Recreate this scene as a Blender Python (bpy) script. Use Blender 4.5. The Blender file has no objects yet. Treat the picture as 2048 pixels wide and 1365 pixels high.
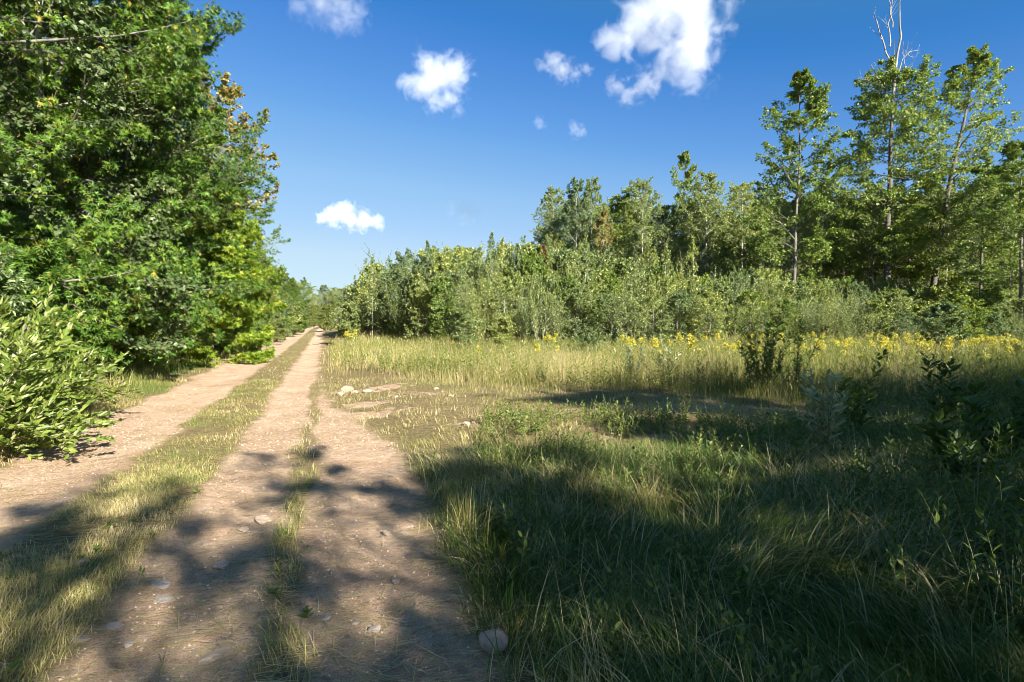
import bpy, math
import numpy as np
from mathutils import Vector, Matrix
R = math.radians
sc = bpy.context.scene; COL = sc.collection
# ------------------------------------------------------------------ camera, sky, sun
FPX = 1138.0; CX, CY = 1024.0, 682.5
EYE = Vector((0, 0, 1.6)); PITCH = R(-2.1)
cam = bpy.data.objects.new('camera', bpy.data.cameras.new('camera')); COL.objects.link(cam); sc.camera = cam
cam.data.sensor_width = 36; cam.data.lens = 20.0; cam.data.clip_start = 0.05; cam.data.clip_end = 20000
cam.location = EYE; cam.rotation_euler = (R(90) + PITCH, 0, 0)
SUN_EL, SUN_AZ = R(27.5), math.atan2(0.58, -0.815)
SKY_STRENGTH, SUN_STRENGTH, EXPOSURE = 0.05, 5.0, 1.75
w = bpy.data.worlds.new("World"); sc.world = w; w.use_nodes = True
nt = w.node_tree; bg = nt.nodes['Background']; sk = nt.nodes.new('ShaderNodeTexSky'); sk.sky_type = 'NISHITA'; sk.sun_disc = False
sk.sun_elevation = SUN_EL; sk.sun_rotation = SUN_AZ; sk.air_density = 1.0; sk.dust_density = 0.0; sk.ozone_density = 10.0
def vm(op, a, s):
    k = nt.nodes.new('ShaderNodeVectorMath'); k.operation = op; nt.links.new(a, k.inputs[0]); k.inputs['Scale'].default_value = s; return k.outputs[0]
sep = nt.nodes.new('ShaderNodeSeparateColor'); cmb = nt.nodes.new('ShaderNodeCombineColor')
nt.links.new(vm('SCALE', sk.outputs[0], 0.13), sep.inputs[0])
for ch, pts in enumerate(([(0, .13), (.04, .10), (.057, .05), (.065, .038), (.076, .075), (.102, .14), (.112, .18), (.15, .29), (.287, .52), (1, .8)],  # low ends shaped: unseen overhead sky made neutral so shade turns less blue
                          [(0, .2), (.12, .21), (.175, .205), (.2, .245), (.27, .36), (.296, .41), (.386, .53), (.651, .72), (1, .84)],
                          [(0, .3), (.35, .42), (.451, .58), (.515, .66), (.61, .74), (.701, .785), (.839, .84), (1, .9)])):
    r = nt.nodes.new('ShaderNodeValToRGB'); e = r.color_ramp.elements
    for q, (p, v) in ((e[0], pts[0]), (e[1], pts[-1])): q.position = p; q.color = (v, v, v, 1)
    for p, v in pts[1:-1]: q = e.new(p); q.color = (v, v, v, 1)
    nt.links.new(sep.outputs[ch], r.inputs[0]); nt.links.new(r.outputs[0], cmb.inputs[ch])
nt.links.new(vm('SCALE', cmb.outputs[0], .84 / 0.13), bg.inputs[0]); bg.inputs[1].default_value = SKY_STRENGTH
sl = bpy.data.lights.new('sun', 'SUN'); sl.energy = SUN_STRENGTH; sl.angle = R(0.53); sl.color = (1, .95, .85)
so = bpy.data.objects.new('sun', sl); COL.objects.link(so)
SD = Vector((math.sin(SUN_AZ) * math.cos(SUN_EL), math.cos(SUN_AZ) * math.cos(SUN_EL), math.sin(SUN_EL)))
so.rotation_euler = SD.to_track_quat('Z', 'Y').to_euler()
sc.view_settings.view_transform = 'Standard'; sc.view_settings.look = 'None'; sc.view_settings.gamma = 1
sc.view_settings.exposure = EXPOSURE
cy = sc.cycles; cy.use_denoising = True; cy.max_bounces = 6; cy.diffuse_bounces = 3; cy.glossy_bounces = 1
cy.transmission_bounces = 2; cy.volume_bounces = 6; cy.transparent_max_bounces = 4; cy.caustics_reflective = False; cy.caustics_refractive = False
cy.filter_width = 0.95; cy.use_adaptive_sampling = True; cy.adaptive_threshold = 0.02; cy.sample_clamp_indirect = 4

# ------------------------------------------------------------------ helpers
def ray(px, py):
    return Matrix.Rotation(PITCH, 3, 'X') @ Vector(((px - CX) / FPX, 1.0, -(py - CY) / FPX))
def at(px, py, y):
    v = ray(px, py); return EYE + v * (y / v.y)
_lat = np.random.default_rng(99).random((256, 256))
def vnoise(x, y):
    x = np.asarray(x, float); y = np.asarray(y, float)
    xi = np.floor(x).astype(int); yi = np.floor(y).astype(int); fx = x - xi; fy = y - yi
    fx = fx * fx * (3 - 2 * fx); fy = fy * fy * (3 - 2 * fy)
    g = lambda a, b: _lat[a & 255, b & 255]
    return (g(xi, yi) * (1 - fx) + g(xi + 1, yi) * fx) * (1 - fy) + (g(xi, yi + 1) * (1 - fx) + g(xi + 1, yi + 1) * fx) * fy
def fbm(x, y, s, o=4, rough=.5):
    v = 0; a = 1; t = 0
    for i in range(o):
        v = v + a * vnoise(x * s + 17.3 * i, y * s + 5.1 * i); t += a; a *= rough; s *= 2.03
    return v / t
def sst(a, b, x):
    t = np.clip((x - a) / (b - a), 0, 1); return t * t * (3 - 2 * t)
def unit(v): return v / np.maximum(np.linalg.norm(v, axis=-1, keepdims=True), 1e-9)

def tag(o, label=None, cat=None, group=None, kind=None):
    for k, v in (('label', label), ('category', cat), ('group', group), ('kind', kind)):
        if v: o[k] = v
    return o
def empty(name, loc, rz=0, s=1.0):
    o = bpy.data.objects.new(name, None); COL.objects.link(o); o.location = loc; o.rotation_euler = (0, 0, rz); o.scale = (s, s, s)
    o.empty_display_size = .1
    return o
def link(name, me, parent=None):
    o = bpy.data.objects.new(name, me); COL.objects.link(o); o.parent = parent; return o
def copy_tree(o, loc, rz=0, s=1.0):
    c = o.copy(); COL.objects.link(c); c.location = loc; c.rotation_euler = (0, 0, rz)
    c.scale = s if hasattr(s, '__len__') else (s, s, s)
    for ch in o.children:
        k = ch.copy(); COL.objects.link(k); k.parent = c
    return c

def mesh(name, chunks, mats, smooth=False):
    """chunks: (V[n,3], [F[m,k], ...], material index, tone per face or None)"""
    vs = []; loops = []; starts = []; totals = []; mi = []; tones = []; vo = 0; lo = 0
    for V, Fs, m, tone in chunks:
        if not len(V): continue
        vs.append(V); k0 = 0
        for F in Fs:
            n, k = F.shape
            loops.append((F + vo).ravel()); starts.append(lo + np.arange(n) * k); totals.append(np.full(n, k)); lo += n * k
            mi.append(np.full(n, m))
            tones.append(np.full(n, .5) if tone is None else tone[k0:k0 + n]); k0 += n
        vo += len(V)
    V = np.concatenate(vs).astype(np.float32); L = np.concatenate(loops).astype(np.int32)
    me = bpy.data.meshes.new(name)
    me.vertices.add(len(V)); me.vertices.foreach_set('co', V.ravel())
    me.loops.add(len(L)); me.loops.foreach_set('vertex_index', L)
    st = np.concatenate(starts).astype(np.int32); me.polygons.add(len(st))
    me.polygons.foreach_set('loop_start', st); me.polygons.foreach_set('loop_total', np.concatenate(totals).astype(np.int32))
    me.polygons.foreach_set('material_index', np.concatenate(mi).astype(np.int32))
    me.polygons.foreach_set('use_smooth', np.full(len(st), smooth))
    for m in mats: me.materials.append(m)
    me.update(calc_edges=True)
    a = me.attributes.new('tone', 'FLOAT', 'FACE'); a.data.foreach_set('value', np.concatenate(tones).astype(np.float32))
    return me

def tubes(P, Rr, S, mat=0, tone=None):
    N, K, _ = P.shape
    T = unit(np.gradient(P, axis=1))
    ref = np.where(np.abs(T[:, :1, 2:3]) > .8, np.array([1., .13, 0]), np.array([.1, .05, 1.]))
    U = unit(np.cross(T, np.broadcast_to(ref, T.shape))); W = np.cross(T, U)
    a = np.arange(S) * 2 * np.pi / S
    V = P[:, :, None] + Rr[:, :, None, None] * (np.cos(a)[None, None, :, None] * U[:, :, None] + np.sin(a)[None, None, :, None] * W[:, :, None])
    idx = np.arange(N * K * S).reshape(N, K, S)
    F = np.stack([idx[:, :-1], np.roll(idx, -1, 2)[:, :-1], np.roll(idx, -1, 2)[:, 1:], idx[:, 1:]], -1).reshape(-1, 4)
    return (V.reshape(-1, 3), [F], mat, None if tone is None else np.repeat(tone, (K - 1) * S))

def star(angs, lens, notch, nl=.42, c=(0, .28)):
    vt = [(c[0], c[1], 0)]; fs = []
    n = len(angs); no = []
    for i in range(n + 1):
        a = (angs[i - 1] + angs[i]) / 2 if 0 < i < n else (angs[0] - notch if i == 0 else angs[-1] + notch)
        l = nl if 0 < i < n else nl * .75
        no.append(len(vt)); vt.append((c[0] + math.sin(R(a)) * l, c[1] + math.cos(R(a)) * l, .03))
    for i in range(n):
        t = len(vt); vt.append((c[0] + math.sin(R(angs[i])) * lens[i], c[1] + math.cos(R(angs[i])) * lens[i], -.07 * (1 + (i % 2))))
        fs.append((0, no[i], t, no[i + 1]))
    return np.array(vt), np.array(fs)
LEAF = {
    'quad': (np.array([(0, 0, 0), (.36, .45, .07), (0, 1, -.05), (-.36, .45, .07)]), np.array([(0, 1, 2, 3)])),
    'round': (np.array([(0, 0, 0), (.42, .22, .07), (.36, .72, .04), (0, 1, -.06), (-.36, .72, .04), (-.42, .22, .07)]), np.array([(0, 1, 2, 3), (0, 3, 4, 5)])),
    'lance': (np.array([(0, 0, 0), (.14, .3, .04), (.12, .68, .0), (0, 1, -.13), (-.12, .68, .0), (-.14, .3, .04)]), np.array([(0, 1, 2, 3), (0, 3, 4, 5)])),
    'maple': star([-115, -52, 0, 52, 115], [.5, .68, .78, .68, .5], 32, .27, (0, .3)),
    'oak': star([-105, -55, -28, 0, 28, 55, 105], [.36, .5, .4, .72, .4, .5, .36], 30, .2, (0, .38)),
}
def leaves(rng, pos, d, nrm, size, kind, mat=0, tone=None, wid=1.0):
    T, Fq = LEAF[kind]; N = len(pos)
    d = unit(d); x = unit(np.cross(d, nrm)); n = np.cross(x, d)
    sz = size[:, None, None]
    V = pos[:, None] + sz * (T[None, :, 0:1] * wid * x[:, None] + T[None, :, 1:2] * d[:, None] + T[None, :, 2:3] * n[:, None])
    F = (Fq[None] + (np.arange(N) * len(T))[:, None, None]).reshape(-1, Fq.shape[1])
    if tone is None: tone = rng.random(N)
    return (V.reshape(-1, 3), [F], mat, np.repeat(tone, len(Fq)))

def interp(P, t):
    K = P.shape[1]; f = t * (K - 1); i = np.minimum(f.astype(int), K - 2); f = (f - i)
    r = np.arange(len(P))
    a = P[r, i]; b = P[r, i + 1]
    if P.ndim == 3: return a + (b - a) * f[:, None], unit(b - a)
    return a + (b - a) * f
def grow(rng, P, Rr, L, m, tmin, ratio, ang, K, up, wig, rf, flat=1.0, tmax=.98, taper=.65):
    N = len(P); Pi = np.repeat(P, m, 0); Ri = np.repeat(Rr, m, 0); Li = np.repeat(L, m)
    t = tmin + (tmax - tmin) * ((np.tile(np.arange(m), N) + rng.random(N * m)) / m)
    b, tan = interp(Pi, t)
    p = rng.normal(size=(N * m, 3)); p[:, 2] *= flat
    p = unit(p - (p * tan).sum(1, keepdims=True) * tan)
    a = ang * (.75 + .5 * rng.random((N * m, 1)))
    d = np.cos(a) * tan + np.sin(a) * p
    d[:, 2] *= (.5 + .5 * flat); d = unit(d)
    l = Li * ratio * (1 - taper * t) * (.65 + .7 * rng.random(N * m))
    s = np.linspace(0, 1, K)
    Q = b[:, None] + d[:, None] * (l[:, None, None] * s[None, :, None])
    Q[:, :, 2] += up * l[:, None] * s[None] ** 2
    w_ = np.cumsum(rng.normal(size=(N * m, K, 3)), 1); w_ -= w_[:, :1]
    Q += w_ * (wig * l[:, None, None] / K)
    r0 = interp(Ri, t) * rf
    return Q, r0[:, None] * (1 - .75 * s[None]), l

def tree_mesh(seed, H, r0, cb, n1, spread, prof, el0, el1, n2, n3, nl, kind, size, leafm, barkm, flat=.6, lean=(0, 0), up=.1,
              r2=.5, r3=.4, nup=.8, wid=1.0, droopleaf=.3, wob=.02, gaps=0.0, deadtop=0.0, lod=0, limbm=None):
    """trunk mesh (stem and limbs) and crown mesh (twigs and leaves)"""
    rng = np.random.default_rng(seed)
    K = 14; s = np.linspace(0, 1, K)
    w_ = np.cumsum(rng.normal(size=(K, 2)), 0) * wob * H / K
    T = np.zeros((1, K, 3)); T[0, :, 2] = s * H; T[0, :, :2] = w_ - w_[0] + np.outer(s ** 1.6, lean) * H
    TR = (r0 * ((1 - s) ** .85 * .94 + .06))[None]; TR[0, 0] *= 1.35
    # limbs
    t = cb + (.99 - cb - deadtop) * (np.arange(n1) + rng.random(n1)) / n1
    b, tan = interp(np.repeat(T, n1, 0), t)
    tt = (t - cb) / (1 - cb)
    az = np.arange(n1) * 2.39996 + rng.normal(size=n1) * .5
    if gaps > 0:
        keep = vnoise(az * 1.3 + seed, tt * 6) > gaps; t, b, tt, az = t[keep], b[keep], tt[keep], az[keep]; n1 = len(t)
    el = el0 + (el1 - el0) * tt + rng.normal(size=n1) * .12
    l = spread * prof(tt) * (.7 + .5 * rng.random(n1))
    d = np.stack([np.cos(az) * np.cos(el), np.sin(az) * np.cos(el), np.sin(el)], 1)
    KK = 7; s2 = np.linspace(0, 1, KK)
    B = b[:, None] + d[:, None] * (l[:, None, None] * s2[None, :, None]); B[:, :, 2] += up * l[:, None] * s2[None] ** 2
    w2 = np.cumsum(rng.normal(size=(n1, KK, 3)), 1); w2 -= w2[:, :1]; B += w2 * (.09 * l[:, None, None] / KK * 1.6)
    BR = np.minimum(interp(np.repeat(TR, n1, 0), t) * .5, .0085 * l + .005)[:, None] * (1 - .8 * s2[None])
    C, CR, cl = grow(rng, B, BR, l, n2, .18, r2, .85, 5, up * .5, .12, .6, flat)
    D, DR, dl = grow(rng, C, CR, cl, n3, .12, r3, .8, 4, -.05, .12, .6, flat)
    DR = np.maximum(DR, .0012)
    trunk = [tubes(T, TR, 9 if lod == 0 else 6)]
    trunk.append(tubes(B, BR, 5 if lod == 0 else 3, 1))
    crown = [tubes(C, CR, 3 if lod else 4, 1)]
    if lod == 0: crown.append(tubes(D, DR, 3, 1))
    allP = np.concatenate([D, C[:, [0, 1, 3, 4]], C[:, [1, 2, 3, 4]]] + [B[:, 3:7]] * 3); n = len(allP)
    Pi = np.repeat(allP, nl, 0); tl = .1 + .9 * rng.random(n * nl)
    p, tan = interp(Pi, tl)
    N = len(p)
    rd = rng.normal(size=(N, 3)); dd = unit(tan * .6 + unit(rd) * .9 + np.array([0, 0, -droopleaf]))
    p = p + unit(rd) * (size * .25)
    ax = interp(np.repeat(T, N, 0), np.clip(p[:, 2] / H, 0, 1))[0]; ou = p - ax; ou[:, 2] = 0
    nn = unit(np.array([0, 0, nup * .75]) + unit(ou) * .55 + rng.normal(size=(N, 3)) * .5)
    crown.append(leaves(rng, p, dd, nn, size * (.65 + .6 * rng.random(N)), kind, 0, None, wid))
    return mesh('trunk', trunk, [barkm, limbm or barkm], True), mesh('crown', crown, [leafm, limbm or barkm])

def add_tree(name, meshes, loc, rz, s, label, cat, group=None, crown='crown', trunk='trunk'):
    o = empty(name, loc, rz); o.scale = s if hasattr(s, '__len__') else (s, s, s)
    link(trunk, meshes[0], o); link(crown, meshes[1], o)
    return tag(o, label, cat, group)

# ------------------------------------------------------------------ materials
def nodes(name):
    m = bpy.data.materials.new(name); m.use_nodes = True; n = m.node_tree; n.nodes.clear()
    out = n.nodes.new('ShaderNodeOutputMaterial'); return m, n, out
def ramp(n, pts, fac=None):
    r = n.nodes.new('ShaderNodeValToRGB'); e = r.color_ramp.elements
    e[0].position = pts[0][0]; e[0].color = (*pts[0][1], 1); e[1].position = pts[-1][0]; e[1].color = (*pts[-1][1], 1)
    for p, c in pts[1:-1]:
        q = e.new(p); q.color = (*c, 1)
    if fac is not None: n.links.new(fac, r.inputs[0])
    return r.outputs[0]
def noise(n, scale, detail=4, rough=.6, vec=None, dist=0):
    t = n.nodes.new('ShaderNodeTexNoise'); t.inputs['Scale'].default_value = scale; t.inputs['Detail'].default_value = detail
    t.inputs['Roughness'].default_value = rough; t.inputs['Distortion'].default_value = dist
    if vec is not None: n.links.new(vec, t.inputs['Vector'])
    return t.outputs[0]
def mixc(n, a, b, f, mode='MIX'):
    k = n.nodes.new('ShaderNodeMix'); k.data_type = 'RGBA'; k.blend_type = mode; k.clamp_factor = True
    for i, v in ((0, f), (6, a), (7, b)):
        if hasattr(v, 'is_output'): n.links.new(v, k.inputs[i])
        elif isinstance(v, (int, float)): k.inputs[i].default_value = v
        else: k.inputs[i].default_value = (*v, 1)
    return k.outputs[2]
def leaf_mat(name, pts, trans=.35, tmul=(1.5, 1.45, .7), rough=.42, spec=.4, objvar=.35):
    m, n, out = nodes(name); L = n.links
    at_ = n.nodes.new('ShaderNodeAttribute'); at_.attribute_name = 'tone'
    c = ramp(n, pts, at_.outputs['Fac'])
    if objvar:
        oi = n.nodes.new('ShaderNodeObjectInfo')
        v = ramp(n, [(0, (1 - objvar, 1 - objvar * .8, 1 - objvar * .3)), (1, (1 + objvar, 1 + objvar * .6, 1 - objvar * .2))], oi.outputs['Random'])
        c = mixc(n, c, v, 1.0, 'MULTIPLY')
    p = n.nodes.new('ShaderNodeBsdfPrincipled'); L.new(c, p.inputs['Base Color'])
    p.inputs['Roughness'].default_value = rough; p.inputs['Specular IOR Level'].default_value = spec
    t = n.nodes.new('ShaderNodeBsdfTranslucent'); L.new(mixc(n, c, tmul, 1.0, 'MULTIPLY'), t.inputs[0])
    mx = n.nodes.new('ShaderNodeMixShader'); mx.inputs[0].default_value = trans
    L.new(p.outputs[0], mx.inputs[1]); L.new(t.outputs[0], mx.inputs[2]); L.new(mx.outputs[0], out.inputs[0])
    return m
def bark_mat(name, a, b, scale=6, stretch=.25):
    m, n, out = nodes(name); L = n.links
    tc = n.nodes.new('ShaderNodeTexCoord'); mp = n.nodes.new('ShaderNodeMapping'); L.new(tc.outputs['Object'], mp.inputs[0])
    mp.inputs['Scale'].default_value = (1, 1, stretch)
    f = noise(n, scale, 6, .65, mp.outputs[0])
    c = ramp(n, [(.35, a), (.62, b)], f)
    p = n.nodes.new('ShaderNodeBsdfPrincipled'); L.new(c, p.inputs['Base Color']); p.inputs['Roughness'].default_value = .85
    bp = n.nodes.new('ShaderNodeBump'); bp.inputs['Strength'].default_value = .5; bp.inputs['Distance'].default_value = .01
    L.new(f, bp.inputs['Height']); L.new(bp.outputs[0], p.inputs['Normal']); L.new(p.outputs[0], out.inputs[0])
    return m
G = {
    'maple': leaf_mat('maple_leaf', [(0, (.05, .115, .016)), (.5, (.09, .185, .024)), (.85, (.15, .245, .036)), (.97, (.2, .23, .04)), (1, (.34, .26, .05))]),
    'tall': leaf_mat('tall_maple_leaf', [(0, (.08, .14, .025)), (.5, (.15, .22, .04)), (.85, (.24, .31, .07)), (1, (.34, .34, .1))], objvar=.2),
    'birch': leaf_mat('birch_leaf', [(0, (.08, .125, .03)), (.5, (.13, .18, .045)), (.85, (.2, .24, .075)), (1, (.33, .32, .12))]),
    'bright': leaf_mat('bright_maple_leaf', [(0, (.09, .17, .015)), (.5, (.17, .27, .025)), (.85, (.26, .35, .04)), (1, (.42, .42, .08))], trans=.45),
    'aspen': leaf_mat('aspen_leaf', [(0, (.12, .17, .055)), (.6, (.2, .26, .085)), (1, (.33, .38, .16))]),
    'thicket': leaf_mat('sapling_leaf', [(0, (.09, .135, .04)), (.5, (.16, .22, .065)), (.8, (.27, .34, .12)), (.93, (.44, .48, .2)), (1, (.68, .66, .4))], objvar=.35),
    'brown': leaf_mat('turning_leaf', [(0, (.12, .14, .04)), (.6, (.2, .19, .07)), (1, (.33, .25, .1))]),
    'red': leaf_mat('red_leaf', [(0, (.1, .06, .03)), (1, (.2, .06, .045))]),
    'willow': leaf_mat('willow_leaf', [(0, (.08, .13, .02)), (.5, (.14, .2, .035)), (.85, (.24, .29, .07)), (.93, (.34, .36, .2)), (1, (.42, .42, .3))], spec=.35, objvar=.1),
    'silver': leaf_mat('silver_willow_leaf', [(0, (.12, .17, .09)), (.5, (.24, .29, .18)), (1, (.48, .5, .4))], spec=.5),
    'herb': leaf_mat('weed_leaf', [(0, (.06, .11, .02)), (.5, (.14, .19, .035)), (1, (.28, .3, .07))], objvar=.2),
    'gold': leaf_mat('goldenrod_bloom', [(0, (.4, .36, .03)), (1, (.68, .62, .09))], trans=.25, tmul=(1, 1, 1), objvar=.15),
}
GRASS = leaf_mat('grass_blade', [(0, (.035, .08, .012)), (.25, (.075, .14, .02)), (.5, (.19, .22, .05)), (.75, (.42, .35, .13)), (1, (.6, .5, .3))],
                 trans=.35, tmul=(1.25, 1.25, .8), rough=.5, spec=.3, objvar=0)
BK = {
    'dark': bark_mat('dark_bark', (.05, .04, .032), (.14, .12, .1)),
    'pale': bark_mat('pale_bark', (.2, .18, .15), (.55, .52, .46), 5, .8),
    'grey': bark_mat('grey_bark', (.12, .11, .1), (.33, .31, .28), 5, .4),
    'dead': bark_mat('bleached_wood', (.15, .135, .12), (.36, .34, .31), 8, .1),
    'limb': bark_mat('limb_bark', (.06, .05, .04), (.2, .175, .15), 6, .4),
    'twig': bark_mat('green_stem', (.12, .13, .04), (.22, .19, .08), 9, .3),
}

# ------------------------------------------------------------------ ground
def off_(x, y): return (x + 1.7 + .325 * y) * .951          # metres right of the grass strip between the wheel tracks
def yb_(x): return np.interp(x, [-14, -9, -6, -3, 0, 3, 7, 12], [45, 28, 19, 15, 12.6, 11.6, 10.6, 7])
PATCH = [(-3.4, 12.9, 1.1, .55), (-1.9, 11.6, .9, .4), (-.66, 8.2, .38, .25), (.3, 4.35, .5, .2), (.9, 4.1, .6, .22), (1.5, 6.2, .7, .2), (2.6, 5.2, .5, .2), (-2.3, 9.6, .5, .4), (-2.9, 10.8, .6, .4), (.9, 9.3, .5, .2), (1.6, 7.2, .5, .12)]
def bare_(x, y):
    """1 on bare dirt, 0 under grass"""
    o = off_(x, y); n = fbm(x, y, 1.1, 4) - .5; n2 = fbm(x + 31, y, 3.7, 3) - .5
    e = n * .55 + n2 * .25
    a = sst(.36, .58, np.abs(o + e * .6))                                   # grass between the tracks
    a = a * sst(-2.05, -1.8, o + e)                                       # left verge
    b = sst(.05, .2, .05 * sst(.5, .6, fbm(x + 13, y, 1.3, 2)) + np.abs(o - 1.38 + e * .5) + sst(14, 20, y) * .3 - .04 * n)           # thin strip right of the right track
    end = np.interp(y, [0, 3, 7, 9, 10.5, 13, 18, 60, 130], [2.4, 2.35, 2.35, 2.05, 1.7, 1.5, 1.25, 1.2, 1.15])
    c = 1 - sst(-.12, .22, o - end + e * .8)
    m = a * np.clip(b + .15, 0, 1) * c
    for px, py, rx, ry in PATCH:
        d = ((x - px) / (rx * .8)) ** 2 + ((y - py) / (ry * .8)) ** 2
        m = np.maximum(m, (1 - sst(.2, 1.1, d + n * 4 + (fbm(x, y, 8, 3) - .5) * 5)) * .85)
    return m
def ground_z(x, y):
    o = off_(x, y); near = 1 - sst(60, 140, y)
    z = -.05 * np.exp(-((o - .85) / .42) ** 2) - .055 * np.exp(-((o + 1.25) / .5) ** 2) - .03 * np.exp(-((o - 1.9) / .4) ** 2)
    z = z + .02 * np.exp(-(o / .4) ** 2)
    z = z + .06 * sst(-2., -3., o) * 1 + .10 * sst(2.2, 3.2, o) * sst(0, 4, y) - .0
    z = z + (fbm(x, y, .35, 3) - .5) * .16 * sst(2.4, 5, o) + (fbm(x, y, 2.2, 4) - .5) * .05 * (1 - .8 * sst(15, 35, y)) + (fbm(x + 9, y, 9, 3) - .5) * .022 * (1 - sst(15, 25, y))
    for px, py, rx, ry in PATCH[:4]:
        d = ((x - px) / rx) ** 2 + ((y - py) / ry) ** 2
        z = z + .03 * np.exp(-d * 1.5) * (fbm(x, y, 9, 3) - .5)
    z = z + .018 * np.maximum(y - 30, 0) * sst(-6, 6, o) * near
    return z
def axis(segs):
    out = [segs[0][0]]
    for a, b, st in segs: out += list(np.arange(a + st, b + st * .5, st))
    return np.unique(np.round(out, 4))
gx = np.concatenate([-np.geomspace(900, 9, 40), axis([(-8.8, -5, .12), (-5, 3, .035), (3, 9, .07), (9, 16, .3)]), np.geomspace(17, 900, 34)])
gy = np.concatenate([-np.geomspace(300, 4, 16), axis([(-3.5, 1.5, .25), (1.5, 7, .03), (7, 14, .06), (14, 30, .15), (30, 60, .4)]), np.geomspace(61, 1500, 90)])
X, Y = np.meshgrid(gx, gy); X = X - .325 * np.clip(Y, 0, 260) * (1 - sst(20, 300, np.abs(X))); Z = ground_z(X, Y); BM = bare_(X, Y)
nx, ny = len(gx), len(gy); idx = np.arange(nx * ny).reshape(ny, nx)
Fg = np.stack([idx[:-1, :-1], idx[:-1, 1:], idx[1:, 1:], idx[1:, :-1]], -1).reshape(-1, 4)
def ground_mat():
    m, n, out = nodes('dirt_and_turf'); L = n.links
    a = n.nodes.new('ShaderNodeAttribute'); a.attribute_name = 'bare'
    tc = n.nodes.new('ShaderNodeTexCoord'); P = tc.outputs['Object']
    f1 = noise(n, 1.3, 5, .6, P); f2 = noise(n, 16, 7, .75, P); f3 = noise(n, 110, 5, .75, P)
    dirt = ramp(n, [(.28, (.46, .305, .2)), (.5, (.6, .418, .285)), (.72, (.69, .51, .365))], f1)
    dirt = mixc(n, dirt, ramp(n, [(.34, (.66, .62, .58)), (.5, (.97, .97, .97)), (.7, (1.12, 1.11, 1.1))], f2), 1.0, 'MULTIPLY')
    dirt = mixc(n, dirt, ramp(n, [(.36, (.5, .47, .44)), (.5, (1, 1, 1)), (.66, (1.3, 1.3, 1.3))], f3), .9, 'MULTIPLY')
    vo = n.nodes.new('ShaderNodeTexVoronoi'); vo.inputs['Scale'].default_value = 26; L.new(P, vo.inputs['Vector'])
    peb = n.nodes.new('ShaderNodeMath'); peb.operation = 'LESS_THAN'; L.new(vo.outputs['Distance'], peb.inputs[0]); peb.inputs[1].default_value = .2
    sel = n.nodes.new('ShaderNodeMath'); sel.operation = 'GREATER_THAN'; sp = n.nodes.new('ShaderNodeSeparateColor'); L.new(vo.outputs['Color'], sp.inputs[0]); L.new(sp.outputs[0], sel.inputs[0]); sel.inputs[1].default_value = .72
    pm = n.nodes.new('ShaderNodeMath'); pm.operation = 'MULTIPLY'; L.new(peb.outputs[0], pm.inputs[0]); L.new(sel.outputs[0], pm.inputs[1])
    dirt = mixc(n, dirt, ramp(n, [(0, (.3, .27, .24)), (1, (.5, .45, .4))], sp.outputs[1]), pm.outputs[0])
    turf = ramp(n, [(.3, (.12, .09, .045)), (.55, (.26, .2, .095)), (.75, (.4, .31, .16))], f2)
    L_ = mixc(n, turf, dirt, a.outputs['Fac'])
    p = n.nodes.new('ShaderNodeBsdfPrincipled'); L.new(L_, p.inputs['Base Color']); p.inputs['Roughness'].default_value = .95; p.inputs['Specular IOR Level'].default_value = .1
    h = n.nodes.new('ShaderNodeMath'); h.operation = 'ADD'; L.new(f2, h.inputs[0])
    h2 = n.nodes.new('ShaderNodeMath'); h2.operation = 'MULTIPLY'; L.new(f3, h2.inputs[0]); h2.inputs[1].default_value = .8; L.new(h2.outputs[0], h.inputs[1])
    h3 = n.nodes.new('ShaderNodeMath'); h3.operation = 'ADD'; L.new(h.outputs[0], h3.inputs[0]); h4 = n.nodes.new('ShaderNodeMath'); h4.operation = 'MULTIPLY'; L.new(pm.outputs[0], h4.inputs[0]); h4.inputs[1].default_value = .15; L.new(h4.outputs[0], h3.inputs[1])
    bp = n.nodes.new('ShaderNodeBump'); bp.inputs['Strength'].default_value = .9; bp.inputs['Distance'].default_value = .05
    L.new(h3.outputs[0], bp.inputs['Height']); L.new(bp.outputs[0], p.inputs['Normal']); L.new(p.outputs[0], out.inputs[0])
    return m
gme = mesh('ground', [(np.stack([X, Y, Z], -1).reshape(-1, 3), [Fg], 0, None)], [ground_mat()], True)
ba = gme.attributes.new('bare', 'FLOAT', 'POINT'); ba.data.foreach_set('value', BM.ravel().astype(np.float32))
tag(link('ground', gme), kind='structure')

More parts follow.
